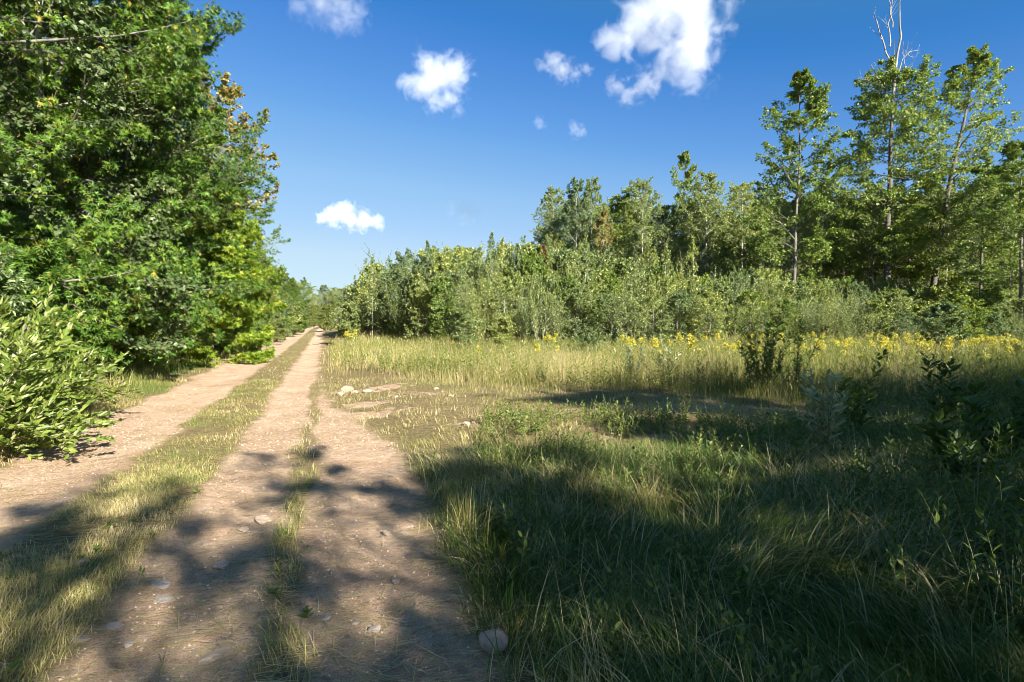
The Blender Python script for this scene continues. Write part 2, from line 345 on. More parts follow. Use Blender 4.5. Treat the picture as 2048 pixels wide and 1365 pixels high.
# ------------------------------------------------------------------ grass
def blades(pos, h, wdt, az, bend, tone, segs, twist, flat=False):
    N = len(pos); s = np.linspace(0, 1, segs + 1)
    # arc: angle from vertical grows along the blade
    th = bend[:, None] * (.25 + s[None] * .95) if not flat else bend[:, None] + 0 * s[None]
    ds = (h / segs)[:, None]
    r = np.concatenate([np.zeros((N, 1)), np.cumsum(np.sin(th[:, :-1]) * ds, 1)], 1)
    z = np.concatenate([np.zeros((N, 1)), np.cumsum(np.cos(th[:, :-1]) * ds, 1)], 1)
    z = np.maximum(z, .004 + .002 * s[None])
    P = np.stack([pos[:, 0:1] + r * np.cos(az)[:, None], pos[:, 1:2] + r * np.sin(az)[:, None], pos[:, 2:3] + z], -1)
    sa = twist[:, None]
    S = np.stack([np.cos(sa), np.sin(sa), np.zeros_like(sa)], -1)
    ww = wdt[:, None] * np.array([.7, 1, .8, .5, .3])[None, :segs] if segs <= 5 else None
    Lf = P[:, :-1] - S * ww[..., None] * .5; Rt = P[:, :-1] + S * ww[..., None] * .5
    V = np.concatenate([np.stack([Lf, Rt], 2).reshape(N, segs * 2, 3), P[:, -1:]], 1)
    nv = segs * 2 + 1; base = (np.arange(N) * nv)[:, None]
    q = np.array([(2 * i, 2 * i + 1, 2 * i + 3, 2 * i + 2) for i in range(segs - 1)])
    Fq = (q[None] + base[..., None]).reshape(-1, 4)
    Ft = np.array([[2 * segs - 2, 2 * segs - 1, 2 * segs]]) + base
    return (V.reshape(-1, 3), [Fq, Ft], 0, np.concatenate([np.repeat(tone, segs - 1), tone]))
def scatter(rng, n, y0, y1, margin=1.5, power=1.0, xl=None, xr=None):
    """points in the wedge of ground in front of the camera, more of them near"""
    u = rng.random(n); y = (y0 ** power + u * (y1 ** power - y0 ** power)) ** (1 / power)
    a = -.93 * y - margin if xl is None else np.maximum(xl, -.93 * y - margin); b = .93 * y + margin if xr is None else np.minimum(xr, .93 * y + margin)
    x = a + (b - a) * rng.random(n)
    return x, y
def gpos(x, y, dz=-.004): return np.stack([x, y, ground_z(x, y) + dz], 1)
STRAW = lambda x, y: np.maximum(np.exp(-(((x - 3.2) / 2.0) ** 2 + ((y - 8.9 + .1 * (x - 3.2)) / .9) ** 2)), np.exp(-(((x - 6.6) / 2.6) ** 2 + ((y - 8.2) / .7) ** 2)))
rng = np.random.default_rng(5)
# short turf on strips, verges and the trampled ground to the right
chunks = []
for n, y0, y1, pw, segs, wk in ((230000, 1.6, 6, 1.6, 3, 1.0), (210000, 6, 15, 1.5, 3, 1.5), (190000, 15, 75, .9, 2, 3.0)):
    x, y = scatter(rng, n, y0, y1, 1.0, pw); o = off_(x, y); br = bare_(x, y)
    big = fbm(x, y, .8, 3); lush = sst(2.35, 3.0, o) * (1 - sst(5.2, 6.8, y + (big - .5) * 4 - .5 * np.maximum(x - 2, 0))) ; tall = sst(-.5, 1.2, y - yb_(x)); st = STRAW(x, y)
    strip = np.abs(o) < .8
    keep = (rng.random(n) > br * 1.25) & (rng.random(n) < np.where(strip, .9, np.where(o < -1.7, .9, .35 + .65 * lush + .4 * tall))) & (rng.random(n) > st * .93) & (o > -5)
    keep &= (rng.random(n) < sst(.3, .55, fbm(x + 50, y, 2.5, 3) + lush * .22 + (o < -1.7) * .1 + strip * .04))
    x, y, o, br, big, lush, tall, strip = [v[keep] for v in (x, y, o, br, big, lush, tall, strip)]; n = len(x)
    h = (.045 + .08 * rng.random(n)) * (1 + .8 * lush * (.5 + big)) * (1 + .5 * tall) * np.where(strip, .62, 1) * np.where(o < -2, 1.25, 1) * (.6 + .8 * fbm(x, y, 1.9, 2))
    wd = (.0022 + .002 * rng.random(n)) * wk * (1 + .4 * lush)
    az = fbm(x, y, .6, 2) * 14 + rng.normal(size=n) * 1.1
    bend = np.abs(.5 + .8 * rng.random(n) + .5 * lush * rng.random(n))
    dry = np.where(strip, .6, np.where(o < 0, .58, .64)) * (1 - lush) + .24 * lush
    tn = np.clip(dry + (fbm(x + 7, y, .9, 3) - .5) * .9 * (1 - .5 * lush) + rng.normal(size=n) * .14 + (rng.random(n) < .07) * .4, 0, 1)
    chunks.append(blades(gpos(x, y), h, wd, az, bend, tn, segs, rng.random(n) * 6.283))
tag(link('turf_grass', mesh('turf_grass', chunks, [GRASS])), kind='stuff')
# long matted grass in the shade at the right
chunks = []
x, y = scatter(rng, 175000, 1.5, 8.8, .6, 1.5, xl=-1.6); o = off_(x, y); big = fbm(x, y, 1.3, 3); lush = sst(2.3, 2.9, o + (big - .5) * .5) * (1 - sst(4.9, 6.6, y + (big - .5) * 4 - .6 * np.maximum(x - 2, 0)))
keep = (rng.random(len(x)) < lush * sst(.3, .52, big + .1)) & (rng.random(len(x)) > bare_(x, y)); x, y, big = x[keep], y[keep], big[keep]; n = len(x)
az = fbm(x + 3, y, .8, 2) * 20 + rng.normal(size=n) * .85
chunks.append(blades(gpos(x, y), .14 + .38 * rng.random(n) ** 1.3 * (.4 + big), .0035 + .0065 * rng.random(n) ** 2, az, np.where(rng.random(n) < .85, 1.3 + .45 * rng.random(n), .3 + .8 * rng.random(n)), np.clip(.2 + .15 * rng.normal(size=n) + (rng.random(n) < .24 + .5 * sst(.48, .6, fbm(x + 44, y, .9, 2))) * .6, 0, 1), 5, az + 1.57 + rng.normal(size=n) * .5))
tag(link('long_grass', mesh('long_grass', chunks, [GRASS])), kind='stuff')
# dead stalks lying flat: the straw mat, trampled ground, litter on the dirt
x, y = scatter(rng, 420000, 1.5, 16, .6, 1.4); o = off_(x, y); st = STRAW(x, y); br = bare_(x, y)
pr = np.maximum(st * 1.3, np.where(br > .5, .11 + .12 * sst(.5, .65, fbm(x, y, 1.7, 3)), .3 * (1 - sst(9, 15, y))))
pr = np.where(y > yb_(x) + .5, 0, pr)
keep = rng.random(len(x)) < pr; x, y, st = x[keep], y[keep], st[keep]; n = len(x)
p = gpos(x, y, .006 + 0); p[:, 2] += rng.random(n) * .035 * (.2 + st)
az = np.where(rng.random(n) < .6, 2.9 + fbm(x, y, .5, 2) * 1.2, rng.random(n) * 6.28) + rng.normal(size=n) * .25
straw = blades(p, (.06 + .22 * rng.random(n) ** 2) * (1 + 1.6 * st), .0022 + .0022 * rng.random(n), az, 1.53 + .09 * rng.normal(size=n), np.clip(.86 + .12 * rng.normal(size=n), .4, 1), 3, az + 1.57, True)
tag(link('straw_litter', mesh('straw_litter', [straw], [GRASS])), kind='stuff')
# tall meadow grass with seed heads
chunks = []
for n, y0, y1, segs, wk in ((120000, 9, 18, 4, 1.0), (110000, 18, 40, 3, 1.8)):
    x, y = scatter(rng, n, y0, y1, 1.5, 1.2, xl=-16); o = off_(x, y) + (fbm(x, y, .9, 2) - .5); tall = sst(-1.6, 2.6, y - yb_(x) + (fbm(x, y, .7, 2) - .5) * 3.5)
    keep = (rng.random(n) < tall) & (o > 1.5) & (rng.random(n) < sst(.2, .5, fbm(x + 5, y, 1.1, 3)) + .25); x, y, tall = x[keep], y[keep], tall[keep]; n = len(x)
    pt = fbm(x + 70, y, .35, 3); r_ = rng.random(n)
    right = sst(2, 9, x)
    h = (.22 + .5 * rng.random(n) ** 1.4) * (.45 + .55 * tall) * (.85 + .4 * pt) * (1 + .25 * right)
    tn = np.clip(.69 - .12 * right + (pt - .5) * 1.1 + rng.normal(size=n) * .17, .1, .98)
    az = rng.normal(size=n) * .9 + 2.6 + 3 * pt; h *= .6 + .8 * fbm(x, y, 1.6, 2)
    chunks.append(blades(gpos(x, y), h, (.003 + .003 * rng.random(n)) * wk, az, .12 + .95 * rng.random(n) ** 1.5, tn, segs, rng.random(n) * 6.28))
    k = rng.random(n) < .1; hp = gpos(x[k], y[k]); hh = h[k]; hp[:, 2] += hh * .93; hp[:, 0] += np.cos(az[k]) * hh * .2; hp[:, 1] += np.sin(az[k]) * hh * .2
    m_ = len(hp)
    chunks.append(leaves(rng, hp, np.stack([rng.normal(size=m_) * .25 - .2, rng.normal(size=m_) * .25, np.ones(m_)], 1), unit(rng.normal(size=(m_, 3))), .05 + .06 * rng.random(m_), 'lance', 0, np.clip(.72 + .2 * rng.normal(size=m_), .5, 1), .6 * wk))
# left verge, taller towards the shrubs
x, y = scatter(rng, 260000, 5, 75, .5, .9, xr=0); o = off_(x, y); v = sst(-2.0, -3.0, o); keep = (rng.random(len(x)) < v) & (o > -4.6); x, y, v = x[keep], y[keep], v[keep]; n = len(x)
chunks.append(blades(gpos(x, y), (.12 + .4 * rng.random(n) * v), .004 + .00025 * y, rng.random(n) * 6.28, .2 + .5 * rng.random(n), np.clip(.48 + (fbm(x, y, .5, 2) - .5) * .8 + .15 * rng.normal(size=n), 0, 1), 3, rng.random(n) * 6.28))
tag(link('meadow_grass', mesh('meadow_grass', chunks, [GRASS])), kind='stuff')
# leafy weeds among the grass
def herb_chunks(rng, x, y, h, nl, ls, tone0=.5, mat=0, stemmat=1, lw=1.0, kind='lance'):
    n = len(x); p = gpos(x, y); K = 4; s = np.linspace(0, 1, K)
    ln = rng.normal(size=(n, 2)) * .18
    P = np.zeros((n, K, 3)); P[:, :, 2] = p[:, 2:3] + h[:, None] * s; P[:, :, 0] = p[:, 0:1] + ln[:, :1] * h[:, None] * s ** 1.5; P[:, :, 1] = p[:, 1:2] + ln[:, 1:] * h[:, None] * s ** 1.5
    st = tubes(P, (.0028 + .002 * h)[:, None] * (1.1 - s[None]), 3, stemmat)
    t = np.tile((np.arange(nl) + .5) / nl, n) * .85 + .15; Pi = np.repeat(P, nl, 0); b, tan = interp(Pi, np.minimum(t + rng.random(n * nl) * .02, 1))
    az = np.tile(np.arange(nl) * 2.4, n) + np.repeat(rng.random(n) * 6, nl)
    d = np.stack([np.cos(az), np.sin(az), .5 + .8 * t ** 2 + .2 * rng.normal(size=n * nl)], 1)
    sz = np.repeat(ls, nl) * (1.15 - .6 * t) * (.8 + .4 * rng.random(n * nl))
    tn = np.clip(tone0 + .25 * rng.normal(size=n * nl), 0, 1)
    return [st, leaves(rng, b, d, np.array([0, 0, 1.]) + rng.normal(size=(n * nl, 3)) * .35, sz, kind, mat, tn, lw)]
ch = []
x, y = scatter(rng, 14000, 9, 30, 1.0, 1.2, xl=-13); keep = (y > yb_(x) + .2) & (off_(x, y) > 1.7) & (rng.random(len(x)) < .25 + .75 * sst(.4, .6, fbm(x, y, .3, 2) + .02 * x)); x, y = x[keep], y[keep]
ch += herb_chunks(rng, x, y, .35 + .5 * rng.random(len(x)), 16, .07 + .05 * rng.random(len(x)), .6)
x, y = scatter(rng, 2600, 2.2, 12, .8, 1.3, xl=2.2); keep = (x > .52 * y + .3 * rng.normal(size=len(x))) & (STRAW(x, y) < .45); x, y = x[keep], y[keep]
ch += herb_chunks(rng, x, y, .15 + .55 * rng.random(len(x)) * sst(.45, .85, x / y), 14, .05 + .06 * rng.random(len(x)), .25)
x, y = scatter(rng, 4200, 1.8, 9, .5, 1.3, xl=-.4); keep = (off_(x, y) > 2.7) & (fbm(x, y, 1.2, 2) > .45) & (STRAW(x, y) < .4); x, y = x[keep], y[keep]
ch += herb_chunks(rng, x, y, .1 + .24 * rng.random(len(x)), 12, .03 + .05 * rng.random(len(x)), .4, lw=1.5)
x, y = scatter(rng, 3800, 7, 60, .5, 1.1); o = off_(x, y); keep = (o < -2.7) & (o > -4.8); x, y = x[keep], y[keep]
ch += herb_chunks(rng, x, y, .3 + .6 * rng.random(len(x)), 14, .07 + .05 * rng.random(len(x)), .5)
x, y = scatter(rng, 90, 1.7, 6, .3, 1.2, xr=2); o = off_(x, y); keep = ((np.abs(o - 1.4) < .3) | (np.abs(o) < .5) | (o > 2.3)); x, y = x[keep], y[keep]
ch += herb_chunks(rng, x, y, .03 + .06 * rng.random(len(x)), 8, .03 + .03 * rng.random(len(x)), .3, lw=1.6)
tag(link('leafy_weeds', mesh('leafy_weeds', ch, [G['herb'], BK['twig']])), kind='stuff')

# ------------------------------------------------------------------ trees
rnd = lambda t: np.maximum(.12, (t + .12) ** .45 * (1 - t) ** .55 * 1.35)
cone = lambda t: np.maximum(.08, (1 - t) ** .8 * (.55 + .45 * sst(0, .25, t)))
full = lambda t: np.maximum(.25, (1 - t ** 3) * (.74 + .26 * sst(0, .45, t)))
LB = BK['limb']
TM = {
    'maple_a': tree_mesh(11, 11.5, .12, .05, 56, 4.0, full, .1, .9, 10, 7, 10, 'maple', .12, G['maple'], BK['grey'], .5, up=.12, limbm=LB),
    'maple_b': tree_mesh(12, 12.5, .14, .04, 54, 3.9, full, .1, .95, 10, 7, 9, 'oak', .15, G['maple'], BK['dark'], .45, up=.08, limbm=LB),
    'birch_a': tree_mesh(13, 12, .09, .04, 58, 3.3, full, .25, 1.0, 10, 7, 10, 'round', .078, G['birch'], BK['pale'], .8, up=.0, droopleaf=.6, nup=.5, limbm=LB),
    'birch_b': tree_mesh(14, 11, .08, .05, 50, 3.4, full, .3, 1.0, 10, 7, 10, 'round', .07, G['birch'], BK['pale'], .8, up=.0, droopleaf=.6, nup=.5, limbm=LB),
    'overhang': tree_mesh(15, 10.5, .13, .08, 46, 5.6, full, .05, .7, 12, 7, 8, 'maple', .12, G['maple'], BK['grey'], .3, up=.12, limbm=LB),
    'shade': tree_mesh(21, 11, .12, .12, 40, 4.0, full, .1, .9, 8, 6, 5, 'oak', .12, G['maple'], BK['dark'], .45, gaps=.38, limbm=LB, r2=.62, r3=.5),
    'high': tree_mesh(22, 11, .12, .62, 30, 3.4, rnd, .1, .8, 9, 6, 6, 'oak', .16, G['maple'], BK['dark'], .45, limbm=LB),
    'turning': tree_mesh(16, 11, .1, .45, 26, 2.8, rnd, .4, .9, 7, 5, 6, 'round', .1, G['brown'], BK['grey'], .6, limbm=LB),
    'bright': tree_mesh(17, 5, .05, .01, 44, 2.0, full, .1, .9, 8, 5, 8, 'maple', .15, G['bright'], BK['twig'], .5),
    'shrub_a': tree_mesh(18, 3.4, .035, .02, 34, 1.5, full, .5, 1.1, 7, 5, 8, 'round', .08, G['birch'], BK['twig'], .8),
    'shrub_b': tree_mesh(19, 2.6, .03, .02, 30, 1.3, full, .4, 1.0, 7, 5, 8, 'maple', .12, G['maple'], BK['twig'], .8),
    'shrub_c': tree_mesh(20, 3.0, .03, .02, 30, 1.3, full, .5, 1.1, 7, 5, 8, 'lance', .1, G['thicket'], BK['twig'], .8, wid=1.4),
}
ex = lambda y: -5.4 - .325 * y
def gz(x, y): return float(ground_z(np.array([x]), np.array([y]))[0])
def put(key, name, x, y, h, label, cat='tree', group=None, rz=None, wide=1.0, lean=None, **k):
    H = {'maple_a': 11.5, 'maple_b': 12.5, 'birch_a': 12, 'birch_b': 11, 'overhang': 10.5, 'shade': 11, 'high': 11, 'turning': 11, 'bright': 5, 'shrub_a': 3.4, 'shrub_b': 2.6, 'shrub_c': 3.0}.get(key) or FH[key]
    s = h / H; r_ = (x * 7.3 + y * 3.1) % 6.28 if rz is None else rz
    o = add_tree(name, TM[key], (x, y, gz(x, y) - .03), r_, (s * wide, s * wide, s), label, cat, group, **k)
    if lean: o.rotation_euler = (lean[0], lean[1], r_)
    return o
LT = 'trees along the left side of the road'
left = [  # key, name, y, dx from the verge line, height, label
    ('maple_b', 'oak_tree', 10.4, -1.9, 14.0, 'nearest tree at left, large lobed dark green leaves filling the upper left corner'),
    ('birch_a', 'birch_tree', 12.8, -1.0, 14.2, 'small-leaved birch with pale trunk behind the big lobed-leaf tree at left'),
    ('maple_a', 'maple_tree', 15.2, -.9, 14.4, 'dense green maple reaching past the top edge beside the pale birch'),
    ('maple_b', 'oak_tree', 17.6, -.7, 13.4, 'dark green oak whose leafy right side meets the open sky near the top'),
    ('birch_b', 'birch_tree', 20.2, -.7, 12.2, 'light green birch standing between two dark maples left of the road'),
    ('maple_a', 'maple_tree', 23.0, -.9, 11.4, 'green maple behind the yellow-green sapling left of the road'),
    ('turning', 'birch_tree', 26.5, 1.0, 12.0, 'half bare birch with browning leaves poking out over the road side trees'),
    ('overhang', 'maple_tree', 29.5, -1.3, 9.4, 'maple with long level branches reaching right over the road verge'),
]
for k, nme, y, dx, h, lab in left: put(k, nme, ex(y) + dx, y, h, lab, group=LT)
r3 = np.random.default_rng(31)
ks = ['maple_a', 'birch_a', 'maple_b', 'birch_b']
for i in range(15):
    y = 13 + i * 2.0 + r3.random(); x = ex(y) - 5.2 - 2.5 * r3.random()
    put(ks[i % 4], 'forest_tree', x, y, 13 + 2 * r3.random() - .12 * y, 'green broadleaf tree in the shaded rows behind the left roadside trees', group='second row of the left wood')
for i in range(10):
    y = 17 + i * 3.6 + r3.random(); x = ex(y) - 11 - 3 * r3.random()
    put(ks[(i + 1) % 4], 'forest_tree', x, y, 14 + 1.5 * r3.random() - .12 * y, 'green broadleaf tree in the shaded rows behind the left roadside trees', group='second row of the left wood')
# understorey on the left verge
put('bright', 'maple_sapling', ex(21) + 1.15, 21, 5.1, 'bright yellow-green maple sapling glowing in the sun by the left verge', 'sapling', rz=1, wide=1.15)
put('bright', 'maple_sapling', ex(25) + 1.2, 25, 6.6, 'taller lime green young maple just beyond the bright yellow-green sapling', 'sapling', rz=3, wide=.8)
ud = ['shrub_a', 'shrub_b', 'shrub_c']
for i in range(30):
    y = 8.5 + i * 1.25 + .5 * r3.random() + (i > 14) * (i - 14) * .8; x = ex(y) - .1 + .5 * r3.random() - (.3 if i % 2 else 0)
    if 18.5 < y < 27: x -= 1.5
    put(ud[int(r3.random() * 3)], 'shrub', x, y, (1.6 + 1.3 * r3.random()) * (1 if y < 30 else 1.45), 'leafy green shrub in the continuous row at the foot of the left trees', 'shrub', 'shrubs along the left verge', crown='foliage', trunk='stem')
for i in range(14):
    y = 9 + i * 1.7 + r3.random(); x = ex(y) - 1.3 - r3.random()
    put(ud[i % 2], 'shrub', x, y, 2.6 + 1.6 * r3.random(), 'leafy green shrub in the continuous row at the foot of the left trees', 'shrub', 'shrubs along the left verge', crown='foliage', trunk='stem')

def shoots(seed, n, h, rad, nl, ls, leafm, lw=1.0, tone0=None, kind='lance', spread=.25, nb=4, jit=.006, rb=.3, stemm=None, nlb=None, lj=.25):
    rg = np.random.default_rng(seed); K = 7; s = np.linspace(0, 1, K); a = rg.random(n) * 6.28; r = rad * np.sqrt(rg.random(n))
    d = np.stack([np.cos(a), np.sin(a)], 1) * (spread * (r / rad))[:, None] + rg.normal(size=(n, 2)) * .06
    hh = h * (.6 + .4 * rg.random(n)); hh[0] = h
    P = np.zeros((n, K, 3)); P[:, :, 2] = hh[:, None] * s; P[:, :, :2] = (np.stack([np.cos(a), np.sin(a)], 1) * r[:, None] * .4)[:, None] + d[:, None] * (hh[:, None] * s ** 1.3)[..., None]
    P += np.cumsum(rg.normal(size=P.shape), 1) * jit * h; P[:, 0, 2] = -.02
    RR = (.0035 + .003 * hh)[:, None] * (1.1 - .9 * s[None])
    B, BR, bl = grow(rg, P, RR, hh, nb, .2, rb, .6, 4, .25, .1, .6, 1.0)
    allp = [(P, nl), (B, nlb or max(4, nl // 4))]; lv = []
    for Q, m in allp:
        Nn = len(Q); t = np.tile((np.arange(m) + .5) / m, Nn); t = .12 + .88 * t; b, tan = interp(np.repeat(Q, m, 0), np.minimum(t, 1)); az = np.tile(np.arange(m) * 2.4, Nn) + np.repeat(rg.random(Nn) * 6, m)
        p = np.stack([np.cos(az), np.sin(az), np.zeros_like(az)], 1); dd = unit(tan * (.75 + .5 * t[:, None]) + p)
        dd = unit(dd + rg.normal(size=p.shape) * (lj - .25) * 1.2); nn = unit(tan - p * .5 + rg.normal(size=p.shape) * lj)
        tn = rg.random(len(b)) if tone0 is None else np.clip(tone0 + .2 * rg.normal(size=len(b)), 0, 1)
        lv.append(leaves(rg, b, dd, nn, ls * (1.15 - .5 * t) * (.75 + .5 * rg.random(len(b))), kind, 0, tn, lw))
    return mesh('stem', [tubes(P, RR, 5), tubes(B, BR, 3)], [stemm or BK['twig']], True), mesh('foliage', lv, [leafm])
# ---- forest meshes seen from afar
FH = {}
def fm(key, seed, H, *a, **k): FH[key] = H; TM[key] = tree_mesh(seed, H, *a, **k)
fm('asp_a', 41, 13, .12, .42, 40, 3.1, rnd, .2, .9, 8, 5, 7, 'quad', .115, G['aspen'], BK['pale'], .9, lod=1, nup=.5, r2=.62, r3=.5, gaps=.15)
fm('asp_b', 42, 13, .11, .5, 38, 2.9, rnd, .3, .95, 8, 5, 7, 'quad', .115, G['aspen'], BK['pale'], .9, lod=1, nup=.5, r2=.62, r3=.5, gaps=.15)
fm('asp_c', 43, 12, .10, .25, 42, 3.0, rnd, .3, .9, 8, 5, 7, 'quad', .115, G['aspen'], BK['grey'], .9, lod=1, nup=.5, r2=.62, r3=.5, gaps=.15)
fm('asp_d', 44, 12, .11, .12, 44, 3.3, full, .2, .9, 8, 5, 7, 'quad', .125, G['tall'], BK['dark'], .7, lod=1, nup=.5, r2=.62, r3=.5, gaps=.15)
fm('pale_far', 45, 11, .1, .25, 30, 2.6, rnd, .5, 1.1, 7, 4, 7, 'quad', .13, G['brown'], BK['pale'], .9, lod=1)
fm('tall_l', 51, 15.5, .13, .1, 60, 3.7, rnd, .2, .85, 9, 6, 10, 'quad', .13, G['tall'], BK['limb'], .45, lean=(.02, 0), wob=.035, up=.1, gaps=.3, lod=1, r2=.62, r3=.5)
fm('tall_m', 52, 17.5, .24, .22, 62, 3.6, full, .1, .75, 9, 6, 10, 'quad', .13, G['tall'], BK['dark'], .4, up=.1, gaps=.26, deadtop=.12, lod=1, r2=.62, r3=.5)
fm('tall_r', 53, 17, .22, .18, 60, 4.1, full, .15, .7, 9, 6, 10, 'quad', .13, G['tall'], BK['dark'], .4, lean=(.14, 0), wob=.035, up=.1, gaps=.32, lod=1, r2=.62, r3=.5)
for k in range(3):
    FH['sap_%d' % k] = 4.6
    TM['sap_%d' % k] = shoots(60 + k, 9 + k % 3, 4.6, 1.5, 46, .09, G['thicket'], 1.0, None, 'round' if k % 2 else 'quad', .24 + .06 * (k % 3), 13, .02, .36, BK['pale'] if k % 2 else BK['twig'], 18, .95)
for k in range(3, 7):
    fm('sap_%d' % k, 60 + k, 4.6, .022, .02, 34, (2.1, 1.9, 2.3, 2.0)[k - 3], rnd, .15, 1.0, 6, 5, 7, 'quad' if k % 2 else 'round', .088, G['thicket'] if k < 6 else G['tall'], BK['pale'] if k % 2 else BK['twig'], .9, up=.2, lod=1, nup=.35, gaps=.16, wob=.06, r2=.6, r3=.5)
fm('sap_thin', 71, 5, .02, .3, 16, .9, rnd, .7, 1.3, 5, 3, 4, 'quad', .08, G['thicket'], BK['pale'], .9, lod=1)
fm('sap_red', 70, 5, .03, .2, 22, 1.0, rnd, .6, 1.1, 6, 4, 5, 'quad', .09, G['red'], BK['twig'], .8, lod=1)
D = 33.0
def atx(px, y): return (px - CX) / FPX * y
put('tall_l', 'maple_tree', atx(1588, D), D, 15.4, 'tall open-crowned tree, left one of the three rising above the right forest', rz=0, cat='tree')
put('tall_m', 'maple_tree', atx(1772, D), D, 17.4, 'tallest dark-trunked tree at right with a bleached dead top', rz=.4)
put('tall_r', 'maple_tree', atx(1858, D), D, 16.6, 'tall tree leaning right with rusty tinged top, right of the dead-topped tree', rz=0)
put('tall_l', 'maple_tree', atx(2040, 27), 27, 9.8, 'shorter bushy green tree cut by the right edge of the frame', rz=2, wide=1.2)
put('asp_d', 'maple_tree', atx(1960, 30), 30, 9.5, 'low round-crowned green tree right of the leaning tall tree', rz=2.2, wide=1.1)
# the dead top of the tallest tree: bleached leader forking into bare branches
def dead_top():
    rg = np.random.default_rng(8); tr = [o for o in COL.objects if o.get('label', '').startswith('tallest')][0]
    b = TM['tall_m'][0]
    X0, YD = atx(1772, D), D
    def pt(px, py): return np.array(at(px, py, D))
    lines = [([(1776, 215), (1777, 150), (1779, 90), (1776, 45), (1766, 8)], .085), ([(1778, 120), (1772, 75), (1758, 45), (1757, 20)], .05),
             ([(1779, 95), (1784, 60), (1786, 25), (1790, -20)], .045), ([(1779, 60), (1776, 20), (1770, -15)], .04),
             ([(1790, 190), (1800, 150), (1812, 112), (1826, 100), (1850, 96)], .04), ([(1806, 135), (1803, 112), (1798, 92)], .02), ([(1815, 111), (1828, 118), (1838, 106)], .018),
             ([(1775, 175), (1760, 150), (1745, 128)], .02), ([(1774, 190), (1750, 170), (1722, 150)], .022), ([(1802, 150), (1818, 135), (1832, 128)], .018)]
    P = []; RR = []
    for pts, r in lines:
        q = np.array([pt(*p) for p in pts]); q[:, 1] += np.cumsum(rg.normal(size=len(q))) * .2
        u = np.linspace(0, len(q) - 1, 9); q = np.stack([np.interp(u, np.arange(len(q)), q[:, i]) for i in range(3)], 1) + rg.normal(size=(9, 3)) * .025
        P.append(q); RR.append(r * (1 - .75 * np.linspace(0, 1, 9)))
    P = np.array(P); RR = np.array(RR); Lh = np.linalg.norm(P[:, -1] - P[:, 0], axis=1)
    Q, QR, ql = grow(rg, P[1:], RR[1:], Lh[1:], 6, .3, .45, .6, 4, .15, .2, .5)
    QR = np.maximum(QR, .006)
    me = mesh('dead_branches', [tubes(P, RR, 6), tubes(Q, QR, 3)], [BK['dead']], True)
    o = link('dead_branch', me, tr); o.matrix_parent_inverse = Matrix.LocRotScale(tr.location, tr.rotation_euler, tr.scale).inverted()
dead_top()
# named silhouettes of the middle forest, then its rows
FG = 'slender trees of the forest behind the thicket'
for k, px, y, h, lab, wd in (
    ('asp_c', 1150, 46, 12.1, 'leftmost slender green tree of the middle forest, standing against the sky', .9),
    ('asp_c', 1182, 47, 12.4, 'pointed green tree beside the pale thin-leaved one at the forest edge', .8),
    ('pale_far', 1205, 45, 9.6, 'pale thin-leaved tree with whitish bare twigs at the left forest end', .8),
    ('asp_a', 1282, 47, 12.3, 'rounded aspen right of the gap of sky in the middle forest', 1.0),
    ('tall_l', 1365, 50, 15.6, 'taller tree poking above the middle forest with a wispy split top', .62),
    ('asp_b', 1410, 46, 12.4, 'aspen with long white trunk just right of the wispy-topped tree', 1.0),
    ('asp_a', 1482, 47, 12.2, 'aspen filling the dip between the middle forest and the tall trees', 1.0)):
    put(k, 'aspen_tree', atx(px, y), y, h, lab, wide=wd)
r4 = np.random.default_rng(77)
for row, (y0, px0, px1, st, h0) in enumerate(((48, 1130, 2100, 40, 10.2), (52, 1110, 2100, 44, 11), (57, 1100, 2120, 50, 11), (39, 1560, 2120, 42, 9.2), (35, 1600, 2140, 52, 8.4), (31, 1840, 2150, 55, 7.2), (62, 1090, 2140, 50, 9.5), (44, 1120, 2120, 46, 6.5))):
    for px in np.arange(px0, px1, st):
        y = y0 + 2.5 * r4.random(); p = px + st * .6 * (r4.random() - .5)
        put(['asp_a', 'asp_b', 'asp_c', 'asp_d'][int(r4.random() * 4)], 'aspen_tree', atx(p, y), y, h0 + 1.6 * r4.random(), 'slender pale-trunked tree among the many in the forest behind the thicket', group=FG, wide=.95)
# sapling thicket
TG = 'saplings of the thicket beyond the meadow'
cnt = 0
for row in range(7):
    for px in np.arange(700 + row * 3, 2110, 38 + row):
        p = px + 20 * (r4.random() - .5)
        base = np.interp(p, [690, 760, 880, 1000, 1600, 2100], [44, 37, 29, 27, 25.5, 24])
        y = base + row * 1.9 + 1.4 * r4.random()
        tgt = np.interp(p, [690, 720, 760, 830, 930, 1080, 1250, 1450, 1600, 1750, 1900, 2100], [590, 560, 532, 512, 503, 506, 526, 540, 555, 568, 575, 582])
        hmax = 1.6 - gz(atx(p, y), y) + (640 - tgt) / FPX * y
        h = hmax * (.78 + .22 * r4.random()) * (1 if row > 1 else .74 + .12 * row) * (1.05 if row > 2 else 1)
        if p > 1600 and row > 4: continue
        put('sap_%d' % int(r4.random() * 7), 'birch_sapling', atx(p, y), y, max(h, 1.3), 'light green clump of slender saplings packed among the others in the thicket beyond the meadow', 'sapling', TG, wide=1.0 if h > 3 else 1.35, lean=(.05 * r4.normal(), .05 * r4.normal())); cnt += 1
print('saplings', cnt)
put('sap_red', 'maple_sapling', atx(1082, 36), 36, 6.0, 'small red-leaved maple showing at the left foot of the middle forest', 'sapling')
for px, y, h in ((745, 36, 5.3), (855, 33, 6.0), (985, 31, 6.2), (1005, 32, 6.0), (1035, 31, 5.6), (1170, 30, 5.9), (1330, 29, 5.3), (1385, 30, 5.8), (960, 33, 5.6), (890, 34, 5.6)):
    put('sap_thin', 'birch_sapling', atx(px, y), y, h, 'thin sparse-leaved sapling sticking up above the top of the thicket', 'sapling', 'saplings sticking up out of the thicket', wide=.8)
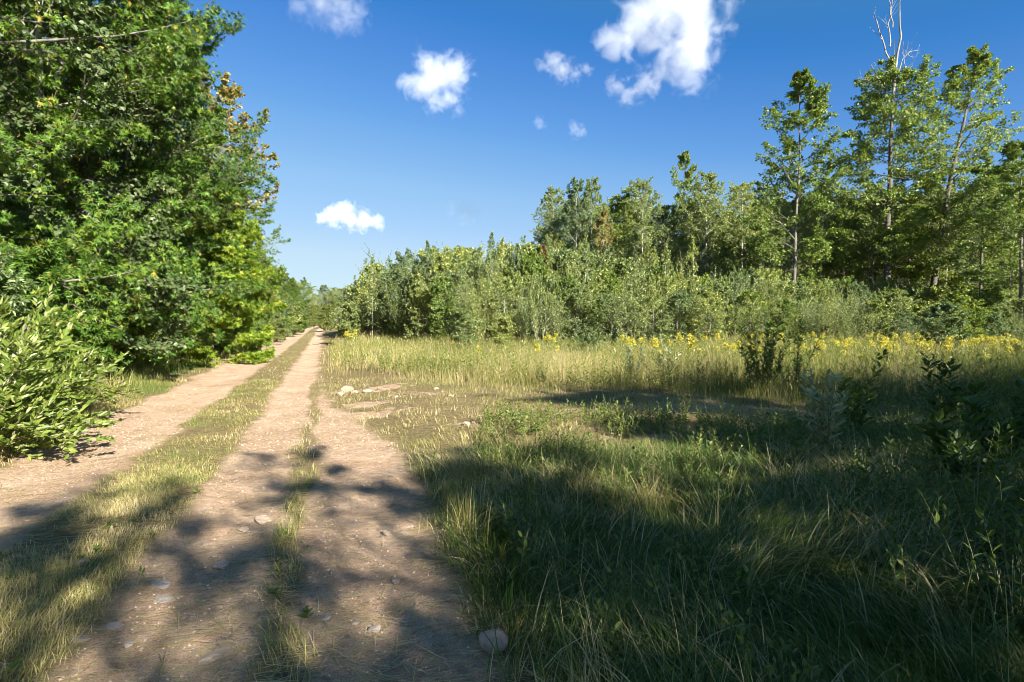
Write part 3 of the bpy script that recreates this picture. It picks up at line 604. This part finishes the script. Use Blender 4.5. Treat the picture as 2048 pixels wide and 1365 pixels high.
for px, y, h in ((1170, 19, 1.25), (925, 23, 1.9), (1010, 24, 1.6), (1890, 20, 2.0), (700, 34, 2.4)):
    o = put('shrub_c', 'willow_shrub', atx(px, y), y, h, {1170: 'low grey-green willow shrub in the middle of the meadow', 925: 'silvery willow shrub at the front of the thicket left of centre', 1010: 'pale willow shrub just right of the silvery one before the thicket', 1890: 'bright green bushy shrub before the tall trees at the right', 700: 'brownish green shrub at the right road edge before the thicket'}[px], 'shrub', crown='foliage', trunk='stem', wide=1.2)
# left trees stepping down towards the vanishing end of the road
for k, px, y, top, lab in (('birch_a', 520, 36, 500, 'light green tree just past the long-branched maple beside the road'), ('maple_b', 538, 42, 528, 'dark green tree, next after the light green one, where the left trees step down'),
                           ('birch_b', 556, 50, 545, 'low rounded green tree further down the left side of the road'), ('maple_a', 574, 60, 553, 'small dark green tree before the distant trees on the left of the road'), ('birch_a', 590, 72, 558, 'small pale green tree nearest the distant left row')):
    x = min(atx(px, y), ex(y) + 1.0); put(k, 'roadside_tree', x, y, 1.6 - gz(x, y) + (640 - top) / FPX * y, lab, wide=1.35)
for k, px, y, h in (('shrub_c', 545, 40, 3.2), ('shrub_a', 560, 44, 3.4), ('shrub_c', 572, 50, 3.6), ('shrub_b', 584, 56, 3.8), ('shrub_c', 596, 66, 4.0)):
    put(k, 'shrub', min(atx(px, y), ex(y) + 1.6), y, h, 'leafy green shrub in the continuous row at the foot of the left trees', 'shrub', 'shrubs along the left verge', crown='foliage', trunk='stem', wide=1.2)
# far end of the road
FE = 'trees at the far end of the road'
for px, y, top, k in ((570, 75, 566, 'asp_d'), (590, 90, 562, 'asp_a'), (608, 110, 560, 'asp_d'), (622, 120, 575, 'asp_c'), (634, 140, 590, 'asp_a'), (648, 190, 572, 'asp_c'), (655, 180, 585, 'asp_a'), (668, 175, 578, 'asp_b'), (680, 170, 580, 'asp_b'), (692, 165, 578, 'asp_a'), (545, 62, 560, 'asp_d'), (640, 200, 600, 'asp_d'), (630, 205, 598, 'asp_b'), (662, 205, 590, 'asp_b'), (707, 150, 575, 'asp_c'), (560, 95, 565, 'asp_c'), (530, 80, 560, 'asp_a'), (675, 120, 590, 'asp_d')):
    x = atx(px, y); put(k, 'far_tree', x, y, 1.6 - gz(x, y) + (640 - top) / FPX * y, 'distant hazy green tree closing the view at the end of the road', group=FE, wide=1.2 + .3 * (y > 150))
for px, y, h in ((585, 60, 3.2), (600, 72, 3.4), (612, 88, 3.8), (622, 105, 4), (628, 125, 5), (655, 62, 2.6), (662, 75, 3), (652, 95, 3.2), (646, 130, 4), (640, 160, 6), (636, 185, 7), (650, 165, 6), (575, 52, 3)):
    put('shrub_a', 'shrub', atx(px, y), y, h, 'distant green roadside shrub near the vanishing end of the road', 'shrub', 'shrubs by the far road', crown='foliage', trunk='stem', wide=1.3)
# trees behind and right of the photographer: they shade the foreground
SG = 'trees shading the pull-off beside the photographer'
for k, x, y, h in (('shade', 2.2, -6.6, 6.0), ('shade', 4.6, -7.2, 7.6), ('shade', 6.4, -8.2, 8.2), ('maple_a', 8.8, -8.2, 8.4), ('maple_b', 11.4, -8.4, 8.6), ('shade', 14.0, -8.0, 9.2), ('shade', .8, -7.6, 5.4), ('shade', 3.6, -5.6, 6.3), ('shade', 5.6, -4.8, 7.2), ('shade', 7.8, -4.8, 7.2), ('maple_a', 10.0, -3.6, 7.4), ('high', 12.4, -2.6, 9.2), ('high', 11.0, -2.4, 8.6), ('high', 14.4, -1.8, 9.4),
                   ('birch_b', 16.6, -.6, 9.2), ('maple_b', 19, .6, 9.0), ('maple_a', 6.4, -2.2, 4.3), ('maple_a', 9.4, -.4, 5.0), ('maple_b', 11.8, 2.2, 5.4), ('shade', 22, 3.2, 9), ('birch_b', 13.6, 4.4, 5.0), ('shrub_b', 5.6, 1.2, 2.2), ('shrub_b', 6.6, 2.6, 2.4), ('shrub_a', 8.0, 4.2, 2.6), ('maple_a', 10.5, 4.0, 4.2), ('shade', 12.5, -5, 7.6), ('maple_a', 17.2, -4.0, 10)):
    put(k, 'roadside_tree', x, y, h, 'green roadside tree just outside the view whose shade falls on the pull-off', group=SG)

# ------------------------------------------------------------------ goldenrod and other plants
def goldenrod(seed):
    rg = np.random.default_rng(seed); h = 1.0; K = 6; s = np.linspace(0, 1, K)
    P = np.zeros((1, K, 3)); P[0, :, 2] = s * h * .86; P[0, :, 0] = .06 * s ** 2
    stem = [tubes(P, .005 * (1.2 - s)[None], 4, 1)]
    n = 34; t = .1 + .85 * (np.arange(n) / n); b, tan = interp(np.repeat(P, n, 0), t); az = np.arange(n) * 2.4
    stem.append(leaves(rg, b, np.stack([np.cos(az), np.sin(az), .6 + .2 * rg.normal(size=n)], 1), np.array([0, 0, 1.]) + rg.normal(size=(n, 3)) * .2, .11 * (1.1 - .5 * t), 'lance', 0, None))
    m = 12; az = np.arange(m) * 2.4 + rg.random(m); tb = .78 + .22 * np.arange(m) / m
    b = np.zeros((m, 3)); b[:, 2] = tb * h * .86; b[:, 0] = .06 * tb ** 2
    s5 = np.linspace(0, 1, 5); ll = .09 * (1.15 - .5 * np.arange(m) / m)
    Q = b[:, None] + np.stack([np.cos(az)[:, None] * ll[:, None] * s5, np.sin(az)[:, None] * ll[:, None] * s5, ll[:, None] * (s5 * 1.1 - s5 ** 2 * .75)], -1)
    fl = [tubes(Q, np.full((m, 5), .002), 3, 1)]
    nf = 14; p, tan = interp(np.repeat(Q, nf, 0), .15 + .85 * rg.random(m * nf)); p = p + rg.normal(size=p.shape) * .008 + np.array([0, 0, .008])
    fl.append(leaves(rg, p, rg.normal(size=p.shape), rg.normal(size=p.shape), .02 + .016 * rg.random(len(p)), 'quad', 0, None, 1.5))
    return mesh('stem', stem, [G['herb'], BK['twig']]), mesh('flower_head', fl, [G['gold'], BK['twig']])
GR = [goldenrod(200 + i) for i in range(4)]
r5 = np.random.default_rng(41)
def put_gr(x, y, h, label, group):
    add_tree('goldenrod', GR[int(r5.random() * 4)], (x, y, gz(x, y)), r5.random() * 6.28, (h * 1.1, h * 1.1, h), label, 'flower', group, crown='flower_head', trunk='stem')
GL = 'yellow flowering goldenrod in the band along the far side of the meadow'; GGp = 'goldenrod plants of the meadow'
n = 0
while n < 235:
    px = 780 + 1300 * r5.random() ** .42; y = 13.5 + 12 * r5.random() ** .8; x = atx(px, y)
    if vnoise(x * .6, y * .6) < .42 and px < 2000: continue
    if y < yb_(x) + 2: continue
    put_gr(x, y, .7 + .42 * r5.random(), GL, GGp); n += 1
for px, y, h in ((690, 27, 1.2), (700, 26, 1.1), (710, 28, 1.2), (695, 30, 1.1)):
    put_gr(atx(px, y), y, h, 'yellow goldenrod in the small clump at the right edge of the road', 'goldenrod by the road')
put_gr(atx(740, 16.2), 16.2, .5, 'short orange-yellow flower alone in the short grass by the road', None)

def put_shoot(name, m, px, y, label, cat='shrub', rz=0):
    x = atx(px, y); return add_tree(name, m, (x, y, gz(x, y)), rz, 1.0, label, cat, crown='foliage', trunk='stem')
put_shoot('willow_shrub', shoots(301, 15, 1.6, .8, 38, .11, G['herb'], 1.0, .2, spread=.3, nb=5, rb=.2, nlb=8), 1520, 11.6, 'dark upright willow shoots in a clump at the edge of the shade')
put_shoot('willow_shrub', shoots(302, 8, 1.45, .4, 30, .1, G['herb'], 1.0, .2, spread=.7, nb=4, rb=.2, nlb=7), 1590, 11.9, 'arching dark willow branches leaning right beside the upright clump')
put_shoot('willow_shrub', shoots(303, 5, 1.15, .25, 30, .12, G['silver'], 1.0), 1330, 13.4, 'silver-leaved willow shoots in the sun before the yellow flowers')
put_shoot('willow_shrub', shoots(304, 4, .95, .2, 26, .11, G['silver'], 1.0, .25), 1262, 13.2, 'slim grey-green willow shoot left of the silver-leaved one')
put_shoot('willow_shrub', shoots(305, 6, .92, .16, 20, .12, G['silver'], 1.2, .6, spread=.25), 1655, 5.9, 'small silvery willow catching sun in the dark grass right of centre')
put_shoot('willow_shrub', shoots(306, 4, 1.05, .14, 22, .13, G['herb'], 1.2, .1, spread=.25), 1720, 7.0, 'dark thin willow standing behind the small silvery one')
put_shoot('willow_shrub', shoots(307, 4, 1.1, .14, 24, .13, G['herb'], 1.2, .05, spread=.3), 1890, 6.8, 'dark forked willow shoot in front of the sunlit meadow at the right')
put_shoot('tall_weed', shoots(308, 6, .9, .3, 26, .14, G['herb'], 1.6, .05, spread=.3), 2010, 5.4, 'tall dark leafy weed at the right edge of the frame', 'plant')
put_shoot('tall_weed', shoots(309, 6, .65, .35, 22, .14, G['herb'], 1.6, .1, spread=.4), 1930, 4.6, 'lower dark leafy weed in the shade near the right edge', 'plant')
put_shoot('flowering_weed', shoots(310, 3, .5, .08, 14, .06, G['herb'], 1.0, .8), 1372, 8.2, 'small pale yellow-green weed standing in the flattened straw', 'plant')
put_shoot('flowering_weed', shoots(311, 3, .45, .08, 16, .06, G['herb'], 1.0, .9), 1240, 7.4, 'little leafy weed left of the flattened straw', 'plant')
# big willow bush at the lower left
def bush(seed):
    rg = np.random.default_rng(seed); n = 46; K = 8; s = np.linspace(0, 1, K)
    a = rg.random(n) * 6.28; el = .15 + 1.1 * rg.random(n); l = 1.25 + .75 * rg.random(n)
    P = np.zeros((n, K, 3)); P[:, :, :2] = (np.stack([np.cos(a), np.sin(a)], 1) * np.cos(el)[:, None])[:, None] * (l[:, None] * s)[..., None]
    P[:, :, 2] = np.sin(el)[:, None] * l[:, None] * s + .42 * l[:, None] * (s - s ** 2.2)
    P += np.cumsum(rg.normal(size=P.shape), 1) * .012; P[:, :, 2] = np.maximum(P[:, :, 2], .05 + 0 * P[:, :, 2])
    RR = .011 * (1.1 - s)[None] * np.ones((n, 1))
    B, BR, bl = grow(rg, P, RR, l, 9, .15, .42, .7, 5, .05, .1, .6, .6)
    lv = []
    for Q, m in ((P, 26), (B, 15)):
        Nn = len(Q); t = np.tile((np.arange(m) + .5) / m, Nn); t = .2 + .8 * t; b, tan = interp(np.repeat(Q, m, 0), np.minimum(t, 1))
        sd = np.where(np.arange(Nn * m) % 2 == 0, 1., -1.)[:, None]; p = unit(np.cross(tan, np.array([0, 0, 1.]))) * sd
        dd = unit(tan * .9 + p * .8 + np.array([0, 0, .35]) + rg.normal(size=p.shape) * .25)
        lv.append(leaves(rg, b, dd, unit(np.array([.35, -.5, .8]) + rg.normal(size=p.shape) * .4), .115 * (.7 + .5 * rg.random(len(b))), 'lance', 0, rg.random(len(b)) ** 1.1, 1.25))
    return mesh('stem', [tubes(P, RR, 5), tubes(B, BR, 3)], [BK['twig']], True), mesh('foliage', lv, [G['willow']])
BU = bush(400)
add_tree('willow_bush', BU, (-6.15, 6.5, gz(-6.15, 6.5)), 0, (.78, .78, .9), 'large willow bush with long pale-backed leaves at the lower left', 'bush', crown='foliage', trunk='stem')
add_tree('willow_bush', BU, (-7.5, 7.8, gz(-7.5, 7.8)), 2.2, (.9, .9, 1.15), 'taller willow bush at the left edge behind the large willow bush', 'bush', crown='foliage', trunk='stem')
add_tree('willow_bush', BU, (-7.2, 8.9, gz(-7.2, 8.9)), 4.0, (.6, .6, .6), 'low willow growth between the big willow bush and the oak', 'bush', crown='foliage', trunk='stem')
# dry grass tuft
def tuft(seed, n, h, rad, tone, wd=.006, bend=(.2, .7)):
    rg = np.random.default_rng(seed); a = rg.random(n) * 6.28; r = rad * rg.random(n)
    p = np.stack([np.cos(a) * r, np.sin(a) * r, np.full(n, -.01)], 1)
    return mesh('grass_tuft', [blades(p, h * (.5 + .5 * rg.random(n)), wd * (.6 + .6 * rg.random(n)), a + rg.normal(size=n) * .4, bend[0] + (bend[1] - bend[0]) * rg.random(n), np.clip(tone + .12 * rg.normal(size=n), 0, 1), 5, a + 1.57 + rg.normal(size=n) * .4)], [GRASS])
def put_tuft(px, py, me, lab, cat='grass tuft'):
    y = 1.6 * FPX / (py - 640); x = atx(px, y); o = link('grass_tuft', me); o.location = (x, y, gz(x, y)); tag(o, lab, cat)
put_tuft(1305, 1300, tuft(1, 46, .3, .05, .82, .009, (.2, 1.0)), 'dry straw-coloured grass tuft standing in the dark green grass')
put_tuft(1215, 1010, tuft(2, 220, .42, .12, .4, .004, (.4, 1.3)), 'bluish drooping clump of fine grass in the shade right of the road')
put_tuft(1310, 1060, tuft(3, 200, .4, .12, .75, .004, (.4, 1.3)), 'greyish dry clump of fine grass beside the bluish clump')
put_tuft(930, 1080, tuft(4, 120, .42, .1, .6, .005, (.1, .7)), 'upright tan grass clump at the edge of the bare dirt')
put_tuft(560, 1070, tuft(5, 90, .16, .1, .35, .005, (.3, 1.1)), 'small green grass tuft on the bare road right of the wheel track')
put_tuft(1960, 1180, tuft(6, 16, .95, .06, .5, .009, (.05, .5)), 'few tall yellow-green blades standing up near the right edge')

# ------------------------------------------------------------------ stones
def rock_mat(name, a, b):
    m, n, out = nodes(name); L = n.links; tc = n.nodes.new('ShaderNodeTexCoord')
    f = noise(n, 9, 8, .7, tc.outputs['Object']); c = ramp(n, [(.3, a), (.7, b)], f)
    p = n.nodes.new('ShaderNodeBsdfPrincipled'); L.new(c, p.inputs['Base Color']); p.inputs['Roughness'].default_value = .85
    bp = n.nodes.new('ShaderNodeBump'); bp.inputs['Strength'].default_value = .5; bp.inputs['Distance'].default_value = .1
    L.new(f, bp.inputs['Height']); L.new(bp.outputs[0], p.inputs['Normal']); L.new(p.outputs[0], out.inputs[0]); return m
RK = [rock_mat('tan_stone', (.34, .25, .18), (.52, .4, .3)), rock_mat('grey_stone', (.27, .22, .18), (.42, .35, .29))]
import bmesh
def rock(seed, mat):
    rg = np.random.default_rng(seed); bm = bmesh.new(); bmesh.ops.create_icosphere(bm, subdivisions=3, radius=.5)
    V = np.array([v.co[:] for v in bm.verts])
    for k in range(11):                                     # flat broken faces
        d = unit(rg.normal(size=3)); c = .22 + .16 * rg.random(); q = V @ d; V = V - np.outer(np.maximum(q - c, 0), d) * .9
    V += (np.stack([fbm(V[:, 0] + 5 + i * 9 + seed, V[:, 1] + V[:, 2] * 1.7 + 3, 4, 3) for i in range(3)], 1) - .5) * .045
    for v, c in zip(bm.verts, V): v.co = c
    me = bpy.data.meshes.new('stone'); bm.to_mesh(me); bm.free(); me.materials.append(mat); return me
ROCKS = [rock(i, RK[i % 2]) for i in range(6)]
stones = [  # px, py of the foot, width px, height ratio, mesh, label
    (993, 1322, 62, .95, 0, 'angular tan boulder half sunk in grass at the bottom of the view'),
    (688, 783, 26, .7, 2, 'largest pale rock in the small pile beside the road'),
    (679, 789, 17, .5, 4, 'flat pale rock lying in front of the largest of the small pile'),
    (735, 787, 22, .45, 0, 'flat buff rock right of the small rock pile'),
    (708, 785, 14, .45, 2, 'tiny pale rock between the pile and the flat buff rock'),
    (790, 803, 12, .6, 4, 'small round rock on the dirt right of the rock pile'),
    (430, 1130, 30, .55, 1, 'grey stone lying in the shade on the right wheel track'),
    (417, 1108, 14, .5, 3, 'small pale stone just behind the grey wheel-track stone'),
    (142, 1142, 24, .6, 2, 'pale stone at the edge of the grass between the tracks'),
    (474, 1054, 22, .5, 0, 'flat tan stone on the road left of the green tuft'),
    (517, 1040, 42, .35, 4, 'broad flat stone set in the dirt beside the green tuft'),
    (770, 1068, 20, .6, 2, 'rounded tan stone on the dirt strip in dappled shade'),
    (788, 1168, 20, .6, 0, 'light tan stone on the dirt strip, nearer of its pair'),
    (300, 1172, 44, .22, 1, 'flat embedded slab in the sunlit patch of the track'),
    (312, 1196, 40, .2, 3, 'second flat embedded slab in front of the sunlit slab'),
    (237, 1298, 24, .45, 1, 'small blue-grey stone near the bottom of the right track'),
    (210, 1262, 30, .3, 3, 'flat grey stone behind the small blue-grey one'),
    (135, 1297, 40, .2, 5, 'flat grey flagstone at the lower left of the right track'),
    (400, 1325, 62, .4, 2, 'smooth tan mound-like stone at the bottom of the right track'),
    (640, 1245, 26, .3, 3, 'flat dark stone on the dirt strip beside the grass'),
    (705, 1248, 20, .5, 4, 'rounded stone near the straw blade on the dirt strip'),
    (742, 1262, 24, .5, 1, 'grey stone in the shade on the dirt strip'),
    (930, 868, 16, .7, 0, 'reddish clod of rock on the bare patch in the grass'),
    (945, 864, 12, .6, 2, 'smaller clod right of the reddish one on the bare patch'),
    (870, 790, 12, .5, 4, 'tan clod on the turned soil beyond the round rock'),
    (900, 805, 12, .5, 0, 'last tan clod at the right end of the turned soil'),
]
for px, py, wpx, hr, k, lab in stones:
    y = 1.6 * FPX / (py - 640); x = atx(px, y); wd = wpx / FPX * y
    o = link('boulder' if wpx > 60 and hr > .5 else 'stone', ROCKS[k]); o.scale = (wd * 1.25, wd * 1.1, wd * hr * 1.25); o.rotation_euler = (.1, .05, px % 6)
    o.location = (x, y + wd * .3, gz(x, y) + wd * hr * (.42 if wpx > 60 and hr > .5 else .28 if hr > .4 else .1)); tag(o, lab, 'stone')
rg = np.random.default_rng(91)
x, y = scatter(rg, 60000, 1.6, 14, .2, 1.2, xr=1.5); keep = bare_(x, y) > .55; x, y = x[keep], y[keep]; n = len(x)
t_ = np.array([(1, 0, 0), (.3, .9, .05), (-.8, .5, 0), (-.75, -.6, 0), (.35, -.85, 0), (.25, .1, .62), (-.3, -.15, .5)]); q_ = np.array([(0, 1, 5), (1, 2, 5), (2, 6, 5), (2, 3, 6), (3, 4, 6), (4, 5, 6), (4, 0, 5)])
a_ = rg.random(n) * 6.28; w_ = .0025 + .009 * rg.random(n) ** 3 + np.where(y > 7, .012 * rg.random(n) ** 4, 0)
V = np.stack([t_[None, :, 0] * np.cos(a_)[:, None] - t_[None, :, 1] * np.sin(a_)[:, None], t_[None, :, 0] * np.sin(a_)[:, None] + t_[None, :, 1] * np.cos(a_)[:, None], np.broadcast_to(t_[None, :, 2], (n, 7))], -1) * (w_[:, None, None] * (.7 + .6 * rg.random((n, 1, 3)))) + gpos(x, y, -.001)[:, None]
gm = leaf_mat('grit', [(0, (.24, .17, .12)), (.5, (.4, .29, .2)), (1, (.5, .39, .29))], trans=0, rough=.9, spec=.1, objvar=0)
tag(link('gravel', mesh('gravel', [(V.reshape(-1, 3), [(q_[None] + (np.arange(n) * 7)[:, None, None]).reshape(-1, 3)], 0, np.repeat(rg.random(n), 7))], [gm])), kind='stuff')
rg = np.random.default_rng(9)
for i in range(90):
    x, y = scatter(rg, 1, 1.7, 11, .1, 1.2, xr=1.0); x, y = float(x[0]), float(y[0])
    if bare_(np.array([x]), np.array([y]))[0] < .7: continue
    wd = .012 + .03 * rg.random() ** 2.5
    o = link('pebble', ROCKS[int(rg.random() * 6)]); o.scale = (wd * 1.3, wd, wd * .7); o.rotation_euler = (0, 0, rg.random() * 6); o.location = (x, y, gz(x, y) + wd * .12)
    tag(o, 'small pebble scattered on the bare dirt of the road', 'pebble', 'pebbles scattered on the road')

# ------------------------------------------------------------------ clouds
def cloud(D, blobs, dens, seed, nscale, erode, label, amp=3.4):
    cs = [(np.array(at(x, y, D)), r / FPX * D) for x, y, r in blobs]
    lo = np.min([c - r * 1.35 for c, r in cs], 0); hi = np.max([c + r * 1.35 for c, r in cs], 0); ctr = (lo + hi) / 2; h = (hi - lo) / 2
    v = [(a * h[0], b * h[1], c * h[2]) for a in (-1, 1) for b in (-1, 1) for c in (-1, 1)]
    me = bpy.data.meshes.new('cloud'); me.from_pydata(v, [], [(0, 1, 3, 2), (4, 6, 7, 5), (0, 4, 5, 1), (2, 3, 7, 6), (0, 2, 6, 4), (1, 5, 7, 3)])
    o = link('cloud', me); o.location = ctr; tag(o, label, 'cloud', kind='thing')
    m, n, out = nodes('cloud_vapour'); L = n.links; pv = n.nodes.new('ShaderNodeVolumePrincipled'); L.new(pv.outputs[0], out.inputs['Volume'])
    pv.inputs['Color'].default_value = (.96, .97, .99, 1); pv.inputs['Anisotropy'].default_value = -.25 if dens > .2 else -.55
    tc = n.nodes.new('ShaderNodeTexCoord')
    def M(op, a, b=None, c=None):
        k = n.nodes.new('ShaderNodeMath'); k.operation = op
        for i, q in enumerate((a, b, c)):
            if q is None: continue
            if isinstance(q, (int, float)): k.inputs[i].default_value = q
            else: L.new(q, k.inputs[i])
        return k.outputs[0]
    rmax = float(max(r for c, r in cs))
    of = n.nodes.new('ShaderNodeVectorMath'); of.operation = 'ADD'; L.new(tc.outputs['Object'], of.inputs[0]); of.inputs[1].default_value = (seed * rmax,) * 3
    nz = noise(n, nscale / rmax, 6, .6, of.outputs[0], .5)
    acc = None
    for c, r in cs:
        d = n.nodes.new('ShaderNodeVectorMath'); d.operation = 'DISTANCE'; L.new(tc.outputs['Object'], d.inputs[0]); d.inputs[1].default_value = tuple(c - ctr)
        s = M('MULTIPLY', M('SUBTRACT', 1.0, M('DIVIDE', d.outputs['Value'], float(r))), float(min(1, .35 + r / rmax)))
        acc = s if acc is None else M('SMOOTH_MAX', acc, s, .12)
    q = M('ADD', acc, M('MULTIPLY', M('SUBTRACT', nz, erode), amp))
    q = M('MINIMUM', M('MAXIMUM', M('MULTIPLY', q, dens * 4 / rmax), 0.0), dens * 6 / rmax)
    L.new(q, pv.inputs['Density']); me.materials.append(m)
cloud(1500, [(1330, 35, 80), (1375, 15, 78), (1375, 100, 70), (1290, 45, 62), (1245, 80, 45), (1390, 55, 62), (1205, 78, 24), (1380, 145, 36)], .32, 1.3, 1.7, .52, 'largest white cloud, cut by the top edge right of centre')
cloud(1500, [(1235, 175, 22), (1255, 195, 22), (1275, 185, 22), (1300, 165, 28), (1225, 160, 16)], .12, 8.3, 1.5, .52, 'thin hooked wisp hanging below the largest cloud')
cloud(1500, [(870, 160, 52), (910, 145, 38), (850, 128, 28), (893, 198, 30), (815, 170, 22), (928, 143, 20), (845, 172, 34)], .24, 4.7, 1.7, .52, 'compact four-cornered white cloud left of centre')
cloud(1900, [(690, 430, 24), (665, 433, 19), (725, 440, 22), (750, 443, 16), (645, 435, 13), (698, 419, 14), (708, 438, 20)], .3, 2.2, 1.5, .48, 'small flat white cloud low over the road')
cloud(1500, [(1105, 125, 22), (1125, 140, 24), (1150, 148, 18), (1085, 128, 14), (1175, 140, 12)], .1, 6.1, 1.5, .5, 'faint small wisp left of the largest cloud')
cloud(1500, [(640, 5, 40), (690, 15, 42), (715, 35, 25), (670, 45, 26), (600, 10, 25)], .06, 3.9, 1.7, .5, 'thin torn wisp at the top edge left of centre')
cloud(1900, [(932, 422, 24), (915, 422, 18), (955, 425, 16)], .035, 5.5, 1.2, .46, 'faint smudge of cloud low in the sky near the middle')
cloud(1500, [(1150, 258, 14), (1160, 262, 14), (1080, 246, 12)], .04, 7.7, 1.0, .48, 'faintest speck of cloud under the small wisp')
print('objects', len(COL.objects))
